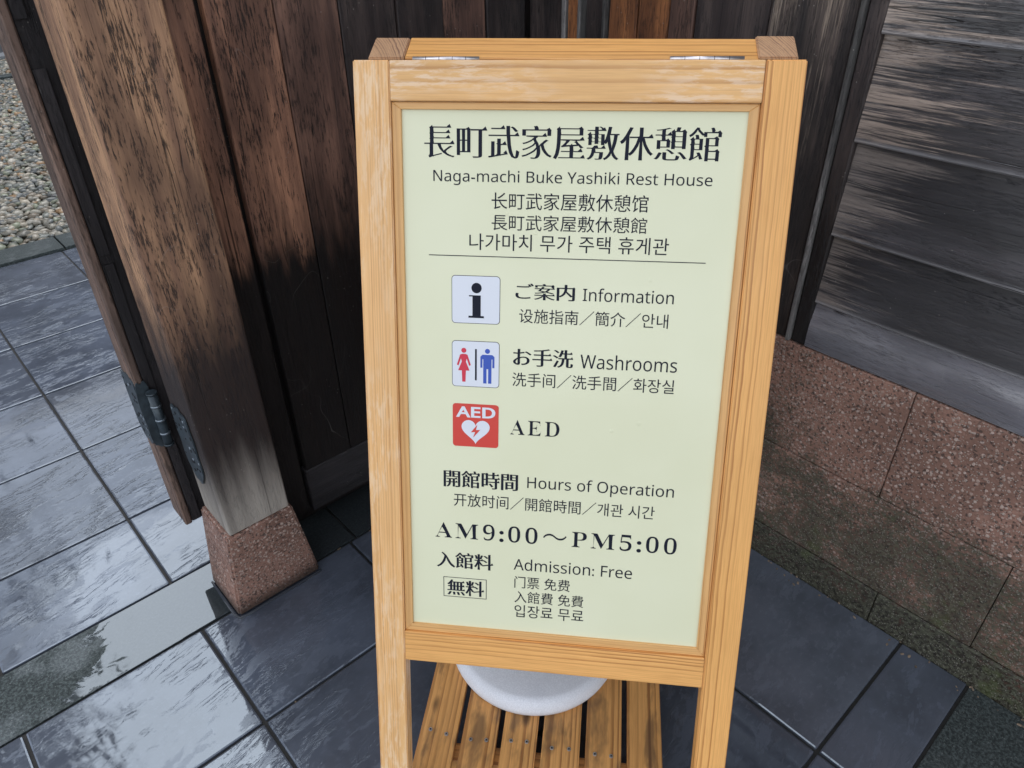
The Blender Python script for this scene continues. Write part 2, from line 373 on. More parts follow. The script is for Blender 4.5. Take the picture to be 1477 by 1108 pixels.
def frost_mat():
    n = NB('white granular weight')
    f = n.noise(n.obj, 420, 4, .7); g = n.noise(n.obj, 8, 3)
    c = n.mix(n.mr(f, .35, .7), (.70, .72, .77), (.84, .86, .91)); c = n.mix(n.mr(g, .45, .7, 0, .25), c, (.55, .57, .64))
    return n.set(col=c, rough=.6, normal=n.bump(f, .0008, .5))
M_frost = frost_mat()

# ------------------------------------------------------------------ ground, pavement, gravel
def sheet(name, x0, x1, y0, y1, z, mat, label=None):
    bm = bmesh.new(); vs = [bm.verts.new(v) for v in ((x0, y0, 0), (x1, y0, 0), (x1, y1, 0), (x0, y1, 0))]; bm.faces.new(vs)
    return tag(mesh_obj(name, bm, mat, Matrix.Translation((0, 0, z))), label, kind='structure')
sheet('ground', -400, 400, -400, 400, -.060, M_soil, 'bare earth beyond the yard')
pave = sheet('pavement', -3.2, 1.5, -1.2, 3.95, -.006, M_bed, 'mortar bed under the wet slate tiles')
JX = [-3.0, -2.51, -2.12, -1.73, -1.34, -.95, -.566, -.183, .187, .581, .950, 1.317]
JY_far = [1.466, 1.7625, 2.157, 2.553, 2.957, 3.362, 3.768]
JY_near = [-1.05, -.60, -.21, .19, .583, .977, 1.286]
GAP = .0058
tile_cache = {}
def tile(x0, x1, y0, y1, mat, name='paving_tile', h=.02, dz=None, bev=.004):
    L, W = round(x1 - x0 - GAP, 3), round(y1 - y0 - GAP, 3)
    key = (L, W, mat.name, h, bev)
    if key not in tile_cache:
        bm = box_bm(L, W, h, bev, 2)
        me = bpy.data.meshes.new('tile_mesh'); bm.to_mesh(me); bm.free(); me.materials.append(mat); tile_cache[key] = me
    o = bpy.data.objects.new(name, tile_cache[key])
    Mw = Matrix.Translation(((x0 + x1) / 2, (y0 + y1) / 2, -h / 2 + (random.uniform(-.0006, .0006) if dz is None else dz)))
    Mw = Mw @ Matrix.Rotation(random.uniform(-.003, .003), 4, 'X') @ Matrix.Rotation(random.uniform(-.003, .003), 4, 'Y')
    return link(o, Mw, pave)
for a, b in zip(JY_far[:-1], JY_far[1:]):
    for c, d in zip(JX[:-1], JX[1:]):
        tile(c, d, a, b, random.choice((M_slate, M_slate2)))
for a, b in zip(JY_near[:-1], JY_near[1:]):
    for c, d in zip(JX[:-1], JX[1:]):
        if a < .19 - .01 and c > .9: continue
        if b > 1.2 and d > .6 and False: continue
        tile(c, d, a, b, random.choice((M_slate, M_slate2)))
tile(.950, 1.317, .048, .19, M_slate)
for c, d in zip([-3.0, -2.0, -1.15, -.255, .60], [-2.0, -1.15, -.255, .60, 1.317]):   # dark granite strip under the gate
    tile(c, d, 1.286, 1.466, M_strip, 'granite_slab', bev=.0015)
for a, b in ((-.15, .048), (-1.05, -.15)):
    tile(.950, 1.317, a, b, M_strip, 'granite_slab', bev=.0015)
for c, d in zip([-3.0, -2.1, -1.2, -.3, .6], [-2.1, -1.2, -.3, .6, 1.5]):            # kerb of the gravel bed
    tile(c, d, 3.768, 3.95, M_strip, 'kerb_stone', h=.05, dz=.012, bev=.004)
far_kerb = tag(block('far_kerb', M_strip, -3, 8, 8.02, 8.14, -.05, .02, None), 'dark stone kerb across the far side of the gravel bed', kind='structure')
far_kerb2 = tag(block('pale_kerb', plain('pale kerb stone', (.16, .17, .18), .7, var=.2), -3, 8, 9.0, 9.22, -.05, .03, None), 'pale stone kerb beyond the gravel', kind='structure')
road = sheet('road', -30, 30, 9.22, 14, -.02, plain('dark wet asphalt', (.035, .038, .045), .45, var=.2), 'dark wet lane beyond the gravel bed')
gbed = sheet('gravel_bed', -3, 8, 3.95, 9.0, -.03, plain('gravel bed earth', (.05, .047, .04), .9, var=.3), 'earth below the gravel')

def gravel(name, x0, x1, y0, y1, step, r, zb, label):
    base = bmesh.new(); bmesh.ops.create_icosphere(base, subdivisions=2, radius=1)
    V0 = np.array([v.co[:] for v in base.verts]); F0 = np.array([[v.index for v in f.verts] for f in base.faces]); base.free()
    xs = np.arange(x0, x1, step); ys = np.arange(y0, y1, step); gx, gy = np.meshgrid(xs, ys); n = gx.size
    cx = gx.ravel() + rng.uniform(-.5, .5, n) * step; cy = gy.ravel() + rng.uniform(-.5, .5, n) * step
    cz = zb + rng.uniform(0, .012, n)
    s = r * rng.uniform(.65, 1.35, n)
    sx, sy, sz = s * rng.uniform(.9, 1.4, n), s * rng.uniform(.7, 1.1, n), s * rng.uniform(.45, .8, n)
    th = rng.uniform(0, 2 * np.pi, n); tl = rng.uniform(-.5, .5, n)
    lump = 1 + .16 * rng.standard_normal((n, len(V0)))
    V = V0[None] * lump[:, :, None]
    V = V * np.stack([sx, sy, sz], 1)[:, None, :]
    y2 = V[..., 1] * np.cos(tl)[:, None] - V[..., 2] * np.sin(tl)[:, None]; z2 = V[..., 1] * np.sin(tl)[:, None] + V[..., 2] * np.cos(tl)[:, None]
    x3 = V[..., 0] * np.cos(th)[:, None] - y2 * np.sin(th)[:, None]; y3 = V[..., 0] * np.sin(th)[:, None] + y2 * np.cos(th)[:, None]
    P = np.stack([x3 + cx[:, None], y3 + cy[:, None], z2 + cz[:, None]], 2).reshape(-1, 3)
    Fa = (F0[None] + (np.arange(n) * len(V0))[:, None, None]).reshape(-1, 3)
    me = bpy.data.meshes.new(name); me.vertices.add(len(P)); me.vertices.foreach_set('co', P.ravel())
    me.loops.add(Fa.size); me.loops.foreach_set('vertex_index', Fa.ravel().astype(np.int32))
    me.polygons.add(len(Fa)); me.polygons.foreach_set('loop_start', np.arange(0, Fa.size, 3, dtype=np.int32))
    me.polygons.foreach_set('loop_total', np.full(len(Fa), 3, dtype=np.int32))
    me.polygons.foreach_set('use_smooth', np.ones(len(Fa), dtype=bool))
    me.update(calc_edges=True)
    pal = np.array([(.27, .27, .25), (.17, .19, .19), (.13, .15, .165), (.36, .34, .30), (.23, .20, .16), (.34, .22, .12), (.20, .23, .18), (.44, .43, .40), (.09, .10, .11)])
    pr = np.array([.2, .2, .14, .12, .1, .05, .1, .05, .04]); col = pal[rng.choice(len(pal), n, p=pr)] * rng.uniform(.4, 1.0, n)[:, None] * np.array([1.08, 1.0, .86])
    ca = me.color_attributes.new('stone_colour', 'FLOAT_COLOR', 'POINT')
    ca.data.foreach_set('color', np.concatenate([np.repeat(col, len(V0), 0), np.ones((len(P), 1))], 1).astype(np.float32).ravel())
    nb = NB('pebble'); at = nb.t.nodes.new('ShaderNodeAttribute'); at.attribute_name = 'stone_colour'
    sp = nb.noise(nb.obj, 200, 3); cc = nb.mix(nb.mr(sp, .4, .7, 0, .4), at.outputs['Color'], nb.vmath('MULTIPLY', at.outputs['Color'], (.5, .5, .5)))
    nb.set(col=cc, rough=.33); me.materials.append(nb.m)
    return tag(link(bpy.data.objects.new(name, me), Matrix.Identity(4)), label, kind='stuff')
gravel('gravel', -.3, 3.4, 3.97, 8.0, .031, .0200, -.006, 'grey and tan pebbles in the bed behind the gate post')
gravel('gravel_strip', .2, 3.6, 8.16, 8.98, .036, .022, -.006, 'pebbles between the two far kerbs')

# ------------------------------------------------------------------ gate post on its stone plinth
post = empty('gate_post', (.371, 1.325, 0), 'thick weathered brown gate post on a flared pink stone plinth, bleached at its foot', 'post')
stick('shaft', M_post, Vector((.371, 1.3245, (.236 + 3.1) / 2)), Z, X, Y, 3.1 - .236, .142, .134, post, .006, 3)
bm = bmesh.new()
def ring(z, x0, x1, y0, y1): return [bm.verts.new((x, y, z)) for x, y in ((x0, y0), (x1, y0), (x1, y1), (x0, y1))]
r0, r1 = ring(0, .266, .478, 1.256, 1.405), ring(.236, .291, .4465, 1.2525, 1.396)
bm.faces.new(r1)
for i in range(4): bm.faces.new((r0[i], r0[(i + 1) % 4], r1[(i + 1) % 4], r1[i]))
bm.faces.new(r0[::-1]); bmesh.ops.bevel(bm, geom=bm.edges[:], offset=.005, segments=3, affect='EDGES')
mesh_obj('plinth', bm, M_granite, Matrix.Identity(4), post)

M_water = NB('standing water').set(col=(.03, .035, .045), rough=.02, ior=1.33)
bm = bmesh.new()
pts = [Vector((.263, 1.40, 0)), Vector((.2625, 1.33, 0)), Vector((.262, 1.268, 0)), Vector((.2655, 1.2525, 0)), Vector((.30, 1.2515, 0)), Vector((.36, 1.2525, 0)), Vector((.43, 1.2515, 0)), Vector((.478, 1.2525, 0))]
rr_ = []
for k, p in enumerate(pts):
    t = (pts[min(k + 1, len(pts) - 1)] - pts[max(k - 1, 0)]).normalized(); o_ = Vector((t.y, -t.x, 0)) * -1
    if o_.dot(p - Vector((.37, 1.33, 0))) < 0: o_ = -o_
    w = random.uniform(.003, .0055)
    rr_.append([bm.verts.new(p + o_ * (w * math.cos(a)) + Z * (.0035 * math.sin(a) - .0004)) for a in [math.pi * q / 6 for q in range(7)]])
for a, b in zip(rr_[:-1], rr_[1:]):
    for k in range(6): bm.faces.new((a[k], a[k + 1], b[k + 1], b[k]))
bmesh.ops.recalc_face_normals(bm, faces=bm.faces[:])
tag(mesh_obj('water_bead', bm, M_water, Matrix.Identity(4), None, True), kind='structure')

# ------------------------------------------------------------------ plank wall beside the post
wallA = empty('plank_wall', (.9, 1.41, 0), 'brown vertical plank wall between the gate post and the corner, black towards the ground', 'wall')
edges = [.444, .5495, .684, .818, .95, 1.07, 1.19, 1.31]
mats = [M_plank, M_plank, M_plank2, M_black, M_black, M_plank2, M_black]
for k, (a, b) in enumerate(zip(edges[:-1], edges[1:])):
    d = (.012, 0, .002, .004, 0, .003, .0)[k]
    upright('plank', mats[k], a + (.006 if k == 1 else .0016), b - (.004 if k == 0 else .0016), 1.396 + d, 1.420 + d, .185 if k else .05, 3.1, wallA, .002)
stick('bottom_rail', M_rail, Vector((.931, 1.409, .118)), X, Z, Y, .76, .134, .03, wallA, .003)
upright('backing_board', M_black, .445, 1.46, 1.438, 1.452, .002, 3.1, wallA, 0)  # added down to the ground to stop light leaking under the planks

# ------------------------------------------------------------------ folded gate leaf with iron hinge behind the post
leaf = empty('gate_leaf', (.29, 1.46, 0), 'dark wooden gate leaf folded back behind the post, its edge and iron hinge showing', 'gate')
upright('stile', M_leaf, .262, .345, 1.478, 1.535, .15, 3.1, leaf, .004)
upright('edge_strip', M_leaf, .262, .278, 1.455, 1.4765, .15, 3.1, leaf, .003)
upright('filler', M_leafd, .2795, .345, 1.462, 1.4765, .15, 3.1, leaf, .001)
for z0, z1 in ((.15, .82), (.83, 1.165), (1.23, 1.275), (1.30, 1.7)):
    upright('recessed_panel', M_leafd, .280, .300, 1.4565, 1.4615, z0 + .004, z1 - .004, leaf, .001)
upright('plank', M_plank2, .347, 1.25, 1.49, 1.52, .15, 3.1, leaf, .002)
def plate(name, pts, o, x, y, z, t, mat, parent):
    bm = bmesh.new(); f = bm.faces.new([bm.verts.new((px, py, 0)) for px, py in pts]); bm.normal_update()
    r = bmesh.ops.extrude_face_region(bm, geom=[f]); bmesh.ops.translate(bm, verts=[v for v in r['geom'] if isinstance(v, bmesh.types.BMVert)], vec=(0, 0, t))
    bmesh.ops.recalc_face_normals(bm, faces=bm.faces[:])
    return mesh_obj(name, bm, mat, axes(o, x, y, z), parent)
def lobed(w, h, n=9, amp=.06, tip=0.0):
    P = []
    for k in range(n * 6):
        a = 2 * math.pi * k / (n * 6); r = 1 + amp * math.sin(n * a)
        cx, cy = math.cos(a), math.sin(a); q = (abs(cx) ** 4 + abs(cy) ** 4) ** -.25
        P.append((w / 2 * cx * q * r, h / 2 * cy * q * r - (tip * h if cy < 0 else 0) * max(0, -cy) * (1 - abs(cx))))
    return P
def cyl(name, c, ax, r, h, mat, parent, seg=16, ref=None):
    bm = bmesh.new(); bmesh.ops.create_cone(bm, cap_ends=True, segments=seg, radius1=r, radius2=r, depth=h)
    q = ax.to_track_quat('Z', 'Y').to_matrix().to_4x4()
    o = mesh_obj(name, bm, mat, Matrix.Translation(c) @ q, parent, False)
    for p in o.data.polygons: p.use_smooth = len(p.vertices) == 4
    return o
h1 = plate('hinge_plate', lobed(.085, .175, 9, .03), Vector((.262, 1.500, .475)), Y * -1, Z, X * -1, .003, M_iron, leaf)
h2 = plate('hinge_plate', lobed(.085, .175, 9, .045, .10), Vector((.2985, 1.338, .452)), Y * -1, Z, X * -1, .003, M_iron, post)
h3 = plate('hinge_plate', lobed(.030, .165, 7, .04), Vector((.271, 1.4545, .475)), X, Z, Y * -1, .003, M_iron, leaf)
kn = cyl('hinge_knuckle', Vector((.282, 1.434, .47)), Z, .0098, .135, M_iron, leaf, 20)
for dz in (-.085, -.045, 0, .045, .085):
    cyl('knuckle_ring', Vector((.282, 1.434, .47 + dz * .78)), Z, .0110, .005, M_ironw if abs(dz) < .08 else M_iron, kn, 20)
for base, (w, h), par, org, fx in ((h1, (.07, .15), h1, Vector((.2588, 1.500, .475)), X * -1), (h2, (.08, .16), h2, Vector((.2953, 1.338, .452)), X * -1)):
    for k in range(26):
        py, pz = random.uniform(-w / 2, w / 2), random.uniform(-h / 2, h / 2)
        cyl('rivet', org + Vector((0, py, pz)), fx, random.uniform(.0022, .0042), .0016, M_ironb if k % 5 else M_ironw, par, 8)

# ------------------------------------------------------------------ right-hand wall: boards over stone courses
WX = 1.318
base = empty('stone_wall_base', (1.38, .2, 0), 'pink aggregate stone base with dark moss under the black boarded wall', 'wall base')
def stone(y0, y1, z0, z1, mat, dx=0.0):
    return block('stone_block', mat, WX + dx, WX + .2, y0 + .0005, y1 - .0005, z0 + .0008, z1 - .0008, base, .0036, 2, along='y')
for a, b in ((1.28, 1.50), (.92, 1.28), (.335, .92), (-.25, .335), (-.84, -.25), (-1.4, -.84)): stone(a, b, .332, .598, M_course)
for a, b in ((1.24, 1.50), (.66, 1.24), (.078, .66), (-.50, .078), (-1.1, -.50)): stone(a, b, .092, .332, M_course, random.uniform(-.002, .002))
for a, b in ((.86, 1.50), (.27, .86), (-.33, .27), (-1.0, -.33)): stone(a, b, -.02, .092, M_course_low, -.003)
wallB = empty('boarded_wall', (1.38, .2, .6), 'black weathered board wall on the right with overlapping horizontal boards and vertical boards by the corner', 'wall')
# vertical boards between the corner and the fillet
vb = [(1.285, 1.396, M_black, .0), (1.270, 1.284, M_fillet, -.010), (1.235, 1.269, M_orange, -.004), (1.222, 1.234, M_fillet, -.012), (1.165, 1.221, M_black, .004), (1.152, 1.164, M_fillet, -.010),
      (1.075, 1.151, M_orange, .0), (.995, 1.074, M_orange, .002), (.935, .994, M_plank2, .0), (.775, .934, M_black, .004), (.612, .774, M_worn, .0)]
vb = [(a, b, m, d) for a, b, m, d in vb]
for a, b, m, d in vb:
    upright('vertical_board', m, WX + .004 + d, WX + .03, a + .001, b - .001, .600, 3.1, wallB, .002, wide='y')
upright('fillet', M_fillet, WX - .008, WX + .03, .598, .6075, .600, 3.1, wallB, .003, wide='y', seg=2)
upright('fillet', M_black, WX + .000, WX + .03, .566, .5970, .600, 3.1, wallB, .003, wide='y')
# overlapping horizontal boards, each foot standing proud of the one below
hz = [.600, .700, .843, 1.017, 1.190, 1.365, 1.54, 1.715, 1.89, 2.065, 2.24, 2.415, 2.59, 2.765, 2.94, 3.10]
for k, (a, b) in enumerate(zip(hz[:-1], hz[1:])):
    bm = bmesh.new()
    y0, y1 = -1.6, .5655
    n_ = 22
    if k == 0: prof = [(-.004, a + .001), (-.005, a + .02), (-.004, a + .05), (.001, a + .075), (.008, b + .01), (.04, b + .01), (.04, a + .001)]
    else: prof = [(-.0035, a + .0005), (-.0060, a + .0035), (-.0050, a + .010), (.011, b + .006), (.034, b + .006), (.034, a + .0005)]
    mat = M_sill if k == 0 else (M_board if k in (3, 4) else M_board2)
    c = Vector((WX + .004, (y0 + y1) / 2, a))
    rows = []
    for i in range(n_ + 1):
        t = y0 + (y1 - y0) * i / n_
        w = .0012 * math.sin(i * 1.7 + k * 2.1) + random.uniform(-.0006, .0006)
        rows.append([bm.verts.new((t - c.y, z - c.z, x + (w if j < 3 else 0))) for j, (x, z) in enumerate(prof)])
    m_ = len(prof)
    for i in range(n_):
        for j in range(m_):
            bm.faces.new((rows[i][j], rows[i][(j + 1) % m_], rows[i + 1][(j + 1) % m_], rows[i + 1][j]))
    bm.faces.new(rows[0]); bm.faces.new(rows[-1][::-1])
    bmesh.ops.recalc_face_normals(bm, faces=bm.faces[:])
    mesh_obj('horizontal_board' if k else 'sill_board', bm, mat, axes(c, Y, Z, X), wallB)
upright('backing_board', M_black, WX + .045, WX + .06, -1.6, 1.437, .60, 3.1, wallB, 0, wide='y')

# ------------------------------------------------------------------ the folding sign
W = .56
ya, ti, ro = -.1380, .3242, -.01273
uy = Vector((math.cos(ya), math.sin(ya), 0)); n0 = Vector((math.sin(ya), -math.cos(ya), 0)); vy = n0 * math.sin(ti) - Vector((0, 0, 1)) * math.cos(ti)
U = TW(uy * math.cos(ro) + vy * math.sin(ro)); V = TW(vy * math.cos(ro) - uy * math.sin(ro)); N = U.cross(V)   # U right, V down the face, N away from the viewer
O = yaw_pt(.1431 * W, 1.744 * W, CAM_Z - .3366 * W)
NH = TW(-n0); UH = TW(uy)
def P3(u, v, d=0.0): return O + U * (u * W) + V * (v * W) + N * d
sign = empty('folding_sign', (O.x, O.y, 0), 'folding wooden A-frame sign with a cream multilingual notice panel', 'sign')
SW, T = .0855, .030
def leg_to_ground(name, mat, top, w_ax, v_ax, n_ax, wd, th, parent):
    """a stile whose foot is cut level with the ground"""
    L = (top.z / -v_ax.z)
    bm = box_bm(L, wd, th, 0)
    Mw = axes(top + v_ax * L / 2 + n_ax * th / 2, v_ax, w_ax, n_ax)
    for v in bm.verts:
        if v.co.x > 0:
            w = Mw @ v.co; v.co.x += (w.z - .001) / -v_ax.z
    bmesh.ops.bevel(bm, geom=bm.edges[:], offset=.0016, segments=2, affect='EDGES')
    return mesh_obj(name, bm, mat, Mw, parent)
leg_to_ground('stile', M_pine_fade, P3(-.5 + SW / 2, 0), U, V, N, SW * W, T, sign)
leg_to_ground('stile', M_pine, P3(.5 - SW / 2, 0), U, V, N, SW * W, T, sign)
iu = .5 - SW
def rail(name, mat, v0, v1, d0=0.0, th=T):
    return stick(name, mat, P3(0, (v0 + v1) / 2, d0 + th / 2), U, V, N, (2 * iu - .0012) * W, (v1 - v0) * W, th, sign, .0014, 2)
rail('top_rail', M_pine_scuff, 0, .0876, .0006)
rail('bottom_rail', M_pine, 1.4895, 1.583, .0006)
def bead(a, b, c, d, ax):     # mitred bead: outer corners a,b inner corners d,c (u,v pairs)
    o = P3(*((a[0] + b[0]) / 2, (a[1] + b[1]) / 2)); y = N.cross(ax) * -1
    Mw = axes(o, ax, ax.cross(N) * -1, N); inv = Mw.inverted()
    bm = bmesh.new()
    dep = (.0052, .0052, .0040, .0040)
    top = [bm.verts.new(inv @ P3(q[0], q[1], dd)) for q, dd in zip((a, b, c, d), dep)]
    bot = [bm.verts.new(inv @ P3(q[0], q[1], .013)) for q in (a, b, c, d)]
    bm.faces.new(top); bm.faces.new(bot[::-1])
    for i in range(4): bm.faces.new((top[i], bot[i], bot[(i + 1) % 4], top[(i + 1) % 4]))
    bmesh.ops.recalc_face_normals(bm, faces=bm.faces[:])
    bmesh.ops.bevel(bm, geom=bm.edges[:], offset=.0008, segments=1, affect='EDGES')
    return mesh_obj('bead', bm, M_pine_bead, Mw, sign)
e = .0006
ot, ob, ou = .0876 + e, 1.4895 - e, iu - e
it, ib, iuu = .1045, 1.4650, .3910
bead((-ou, ot), (ou, ot), (iuu, it), (-iuu, it), U)
bead((ou, ob), (-ou, ob), (-iuu, ib), (iuu, ib), U)
bead((-ou, ob), (-ou, ot), (-iuu, it), (-iuu, ib), V)
bead((ou, ot), (ou, ob), (iuu, ib), (iuu, it), V)
PD = .008
panel = stick('panel', M_print, P3(0, (it + ib) / 2, PD + .0024), U, V, N, (2 * ou) * W - .002, (ob - ot) * W - .002, .0048, sign, 0)

# rear frame
tr = math.radians(20)
VR = NH * math.sin(tr) - Z * math.cos(tr); NR = NH * math.cos(tr) + Z * math.sin(tr)
URr = U
RT = .050
O2 = P3(.008, -.010, T + .002)
def R3(u, v, d=0.0): return O2 + URr * (u * W) + VR * v + NR * d
RL, RR = -.488, .488
leg_to_ground('rear_stile', M_pine_end, R3(RL + SW / 2, 0), URr, VR, NR, SW * W, RT, sign)
leg_to_ground('rear_stile', M_pine_end, R3(RR - SW / 2, 0), URr, VR, NR, SW * W, RT, sign)
rl = (RR - RL - 2 * SW) * W - .001
stick('rear_rail', M_pine, R3(0, .026, RT / 2), URr, VR, NR, rl, .050, RT - .001, sign, .0015, 2)
stick('rear_rail', M_pine, R3(0, .86, RT / 2), URr, VR, NR, rl, .050, RT - .001, sign, .0015, 2)
stick('rear_panel', plain('cream rear board', (.66, .69, .54), .4), R3(0, .443, RT / 2), URr, VR, NR, rl - .001, .78, .005, sign, 0)
for a, b in ((-.362, -.209), (.2125, .3703)):
    hg = cyl('hinge', P3((a + b) / 2, -.0035, T - .022), U, .0030, (b - a) * W, M_steel, sign, 12)
    stick('hinge_leaf', M_steel, P3((a + b) / 2, -.0012, T - .008), U, N, V, (b - a) * W * .99, .024, .0012, hg, 0)
    for f in (.2, .4, .6, .8):
        cyl('knuckle_gap', P3(a + (b - a) * f, -.0035, T - .022), U, .00306, .0006, M_ironb, hg, 12)

# ---- printing on the panel
def mesh2d(polys, name, mat, depth, parent, splines=None):
    """polys: list of closed outlines in (u,v); faces lie just proud of the board"""
    bm = bmesh.new(); Mw = axes(P3(0, 0, depth), U * W, V * W, N); 
    for i, poly in enumerate(polys):
        vs = [bm.verts.new((p[0], p[1], -i * 1e-5 / W)) for p in poly]
        try: bm.faces.new(vs)
        except ValueError: pass
    bm.normal_update(); bmesh.ops.triangulate(bm, faces=[f for f in bm.faces if len(f.verts) > 4], ngon_method='EAR_CLIP')
    bmesh.ops.recalc_face_normals(bm, faces=bm.faces[:])
    sx = axes(P3(0, 0, depth), U, V, N)
    for v in bm.verts: v.co = Vector((v.co.x * W, v.co.y * W, v.co.z))
    return mesh_obj(name, bm, mat, sx, parent)

def glyph_outlines(text):
    c = bpy.data.curves.new('t', 'FONT'); c.body = text; c.size = 1
    o = bpy.data.objects.new('t', c); COL.objects.link(o); bpy.context.view_layer.update()
    dg = bpy.context.evaluated_depsgraph_get(); oe = o.evaluated_get(dg); k = oe.to_curve(dg)
    loops = []
    for s in k.splines:
        bp = s.bezier_points; n = len(bp); pts = []
        for i in range(n):
            a, b = bp[i], bp[(i + 1) % n]
            p0, p1, p2, p3 = a.co.xy, a.handle_right.xy, b.handle_left.xy, b.co.xy
            straight = (abs((p1 - p0).cross(p3 - p0)) + abs((p2 - p0).cross(p3 - p0))) < 1e-4
            st = 1 if straight else 4
            for j in range(st):
                t = j / st; q = (1 - t) ** 3 * p0 + 3 * (1 - t) ** 2 * t * p1 + 3 * (1 - t) * t * t * p2 + t ** 3 * p3
                if not pts or (q - pts[-1]).length > 1e-4: pts.append(q)
        if len(pts) > 2 and (pts[0] - pts[-1]).length < 1e-4: pts.pop()
        if len(pts) > 2: loops.append([(p.x, p.y) for p in pts])
    oe.to_curve_clear(); bpy.data.objects.remove(o); bpy.data.curves.remove(c)
    return loops
def inside(pt, poly):
    x, y = pt; r = False; j = len(poly) - 1
    for i in range(len(poly)):
        xi, yi = poly[i]; xj, yj = poly[j]
        if (yi > y) != (yj > y) and x < (xj - xi) * (y - yi) / (yj - yi) + xi: r = not r
        j = i
    return r
def restyle(loops, dx, dy, serif=0.0):
    """thicken upright strokes by dx and level strokes by dy; optionally add the brush-like triangles at stroke ends"""
    out, tri = [], []
    for L in loops:
        ddx, ddy = dx, dy
        if dx < 0 and max(p[0] for p in L) - min(p[0] for p in L) < .16 and max(p[1] for p in L) - min(p[1] for p in L) < .16: ddx = ddy = .022
        n = len(L); area = sum(L[i][0] * L[(i + 1) % n][1] - L[(i + 1) % n][0] * L[i][1] for i in range(n)) / 2
        nest = sum(1 for K in loops if K is not L and inside(L[0], K))
        sgn = (1 if area > 0 else -1) * (1 if nest % 2 == 0 else -1)     # outward normal side
        nm = []
        for i in range(n):
            ex, ey = L[(i + 1) % n][0] - L[i][0], L[(i + 1) % n][1] - L[i][1]; l = math.hypot(ex, ey) or 1e-9
            nm.append((ey / l * sgn, -ex / l * sgn, l))
        Q = []
        for i in range(n):
            a, b = nm[i - 1], nm[i]; k = 1 + a[0] * b[0] + a[1] * b[1]
            mx, my = (a[0] + b[0]), (a[1] + b[1])
            if k > .35: mx, my = mx / k, my / k
            mx, my = max(-1.1, min(1.1, mx)), max(-1.1, min(1.1, my))
            Q.append((L[i][0] + mx * ddx, L[i][1] + my * ddy))
        out.append(Q)
        if serif:
            for i in range(n):
                nx, ny, l = nm[i]
                if nx > .96 and .035 < l < .10:
                    pa, pb = nm[i - 1], nm[(i + 1) % n]
                    if abs(pa[1]) > .93 and abs(pb[1]) > .93 and pa[1] * pb[1] < 0 and pa[2] > .07 and pb[2] > .05:
                        q0, q1 = Q[i], Q[(i + 1) % n]; x = max(q0[0], q1[0]); yt, yb = max(q0[1], q1[1]), min(q0[1], q1[1])
                        tri.append([(x + .016, yb), (x - serif * 1.7, yt - .002), (x - serif * .5, yt + serif * .95)])
                if nx > .96 and l > .12 and nest % 2 == 0:
                    for pp, q in ((nm[i - 1], Q[i]), (nm[(i + 1) % n], Q[(i + 1) % n])):
                        if pp[1] > .93 and pp[2] > .12:
                            tri.append([(q[0] + .018, q[1] - .045), (q[0] - serif * 1.9, q[1] - .004), (q[0] - serif * .7, q[1] + serif * .60)])
    return out, tri
SANS = {chr(65 + i): chr(0x1D5A0 + i) for i in range(26)} | {chr(97 + i): chr(0x1D5BA + i) for i in range(26)}
BOLD = {chr(65 + i): chr(0x1D400 + i) for i in range(26)} | {chr(48 + i): chr(0x1D7CE + i) for i in range(10)} | {'~': '〜', ':': ':'}
def text(body, u0, u1, v0, v1, mat=M_ink, dx=0.0, dy=0.0, serif=0.0, name='lettering', depth=PD - .0003, parent=None, fam='s'):
    loops = glyph_outlines(''.join((SANS if fam == 's' else BOLD if fam == 'b' else {}).get(ch, ch) for ch in body)); tri = []
    if dx or dy: loops, tri = restyle(loops, dx, dy, serif)
    xs = [p[0] for L in loops for p in L]; ys = [p[1] for L in loops for p in L]
    x0, x1, y0, y1 = min(xs), max(xs), min(ys), max(ys)
    def f(p): return (u0 + (p[0] - x0) / (x1 - x0) * (u1 - u0), v1 - (p[1] - y0) / (y1 - y0) * (v1 - v0))
    P, E = [], []
    for L in loops:
        b0 = len(P); m = len(L); P += [Vector((p[0], p[1])) for p in L]; E += [(b0 + k, b0 + (k + 1) % m) for k in range(m)]
    vs, _, fs, *_r = delaunay_2d_cdt(P, E, [], 0, 1e-6)
    cen = np.array([[(vs[a].x + vs[b].x + vs[c].x) / 3, (vs[a].y + vs[b].y + vs[c].y) / 3] for a, b, c in fs])
    wind = np.zeros(len(fs))
    for L in loops:
        A_ = np.array(L); B_ = np.roll(A_, -1, 0)
        lo, hi = A_.min(0), A_.max(0)
        k = np.where((cen[:, 0] > lo[0]) & (cen[:, 0] < hi[0]) & (cen[:, 1] > lo[1]) & (cen[:, 1] < hi[1]))[0]
        if not len(k): continue
        cx, cy = cen[k, 0][:, None], cen[k, 1][:, None]
        up_ = (A_[None, :, 1] <= cy) & (B_[None, :, 1] > cy); dn_ = (A_[None, :, 1] > cy) & (B_[None, :, 1] <= cy)
        left = (B_[None, :, 0] - A_[None, :, 0]) * (cy - A_[None, :, 1]) - (cx - A_[None, :, 0]) * (B_[None, :, 1] - A_[None, :, 1])
        wind[k] += ((up_ & (left > 0)).sum(1) - (dn_ & (left < 0)).sum(1))
    bm = bmesh.new(); bv = [bm.verts.new((f(v)[0] * W, f(v)[1] * W, 0)) for v in vs]
    for w_, (a, b, c) in zip(wind, fs):
        if abs(w_) > .5: bm.faces.new((bv[a], bv[b], bv[c]))
    bmesh.ops.delete(bm, geom=[v for v in bm.verts if not v.link_faces], context='VERTS')
    for t in tri: bm.faces.new([bm.verts.new((f(p)[0] * W, f(p)[1] * W, -.00006)) for p in t])
    bmesh.ops.recalc_face_normals(bm, faces=bm.faces[:])
    return mesh_obj(name, bm, mat, axes(P3(0, 0, depth), U, V, N), parent or panel)
MIN = dict(dx=.014, dy=-.019, serif=.060)
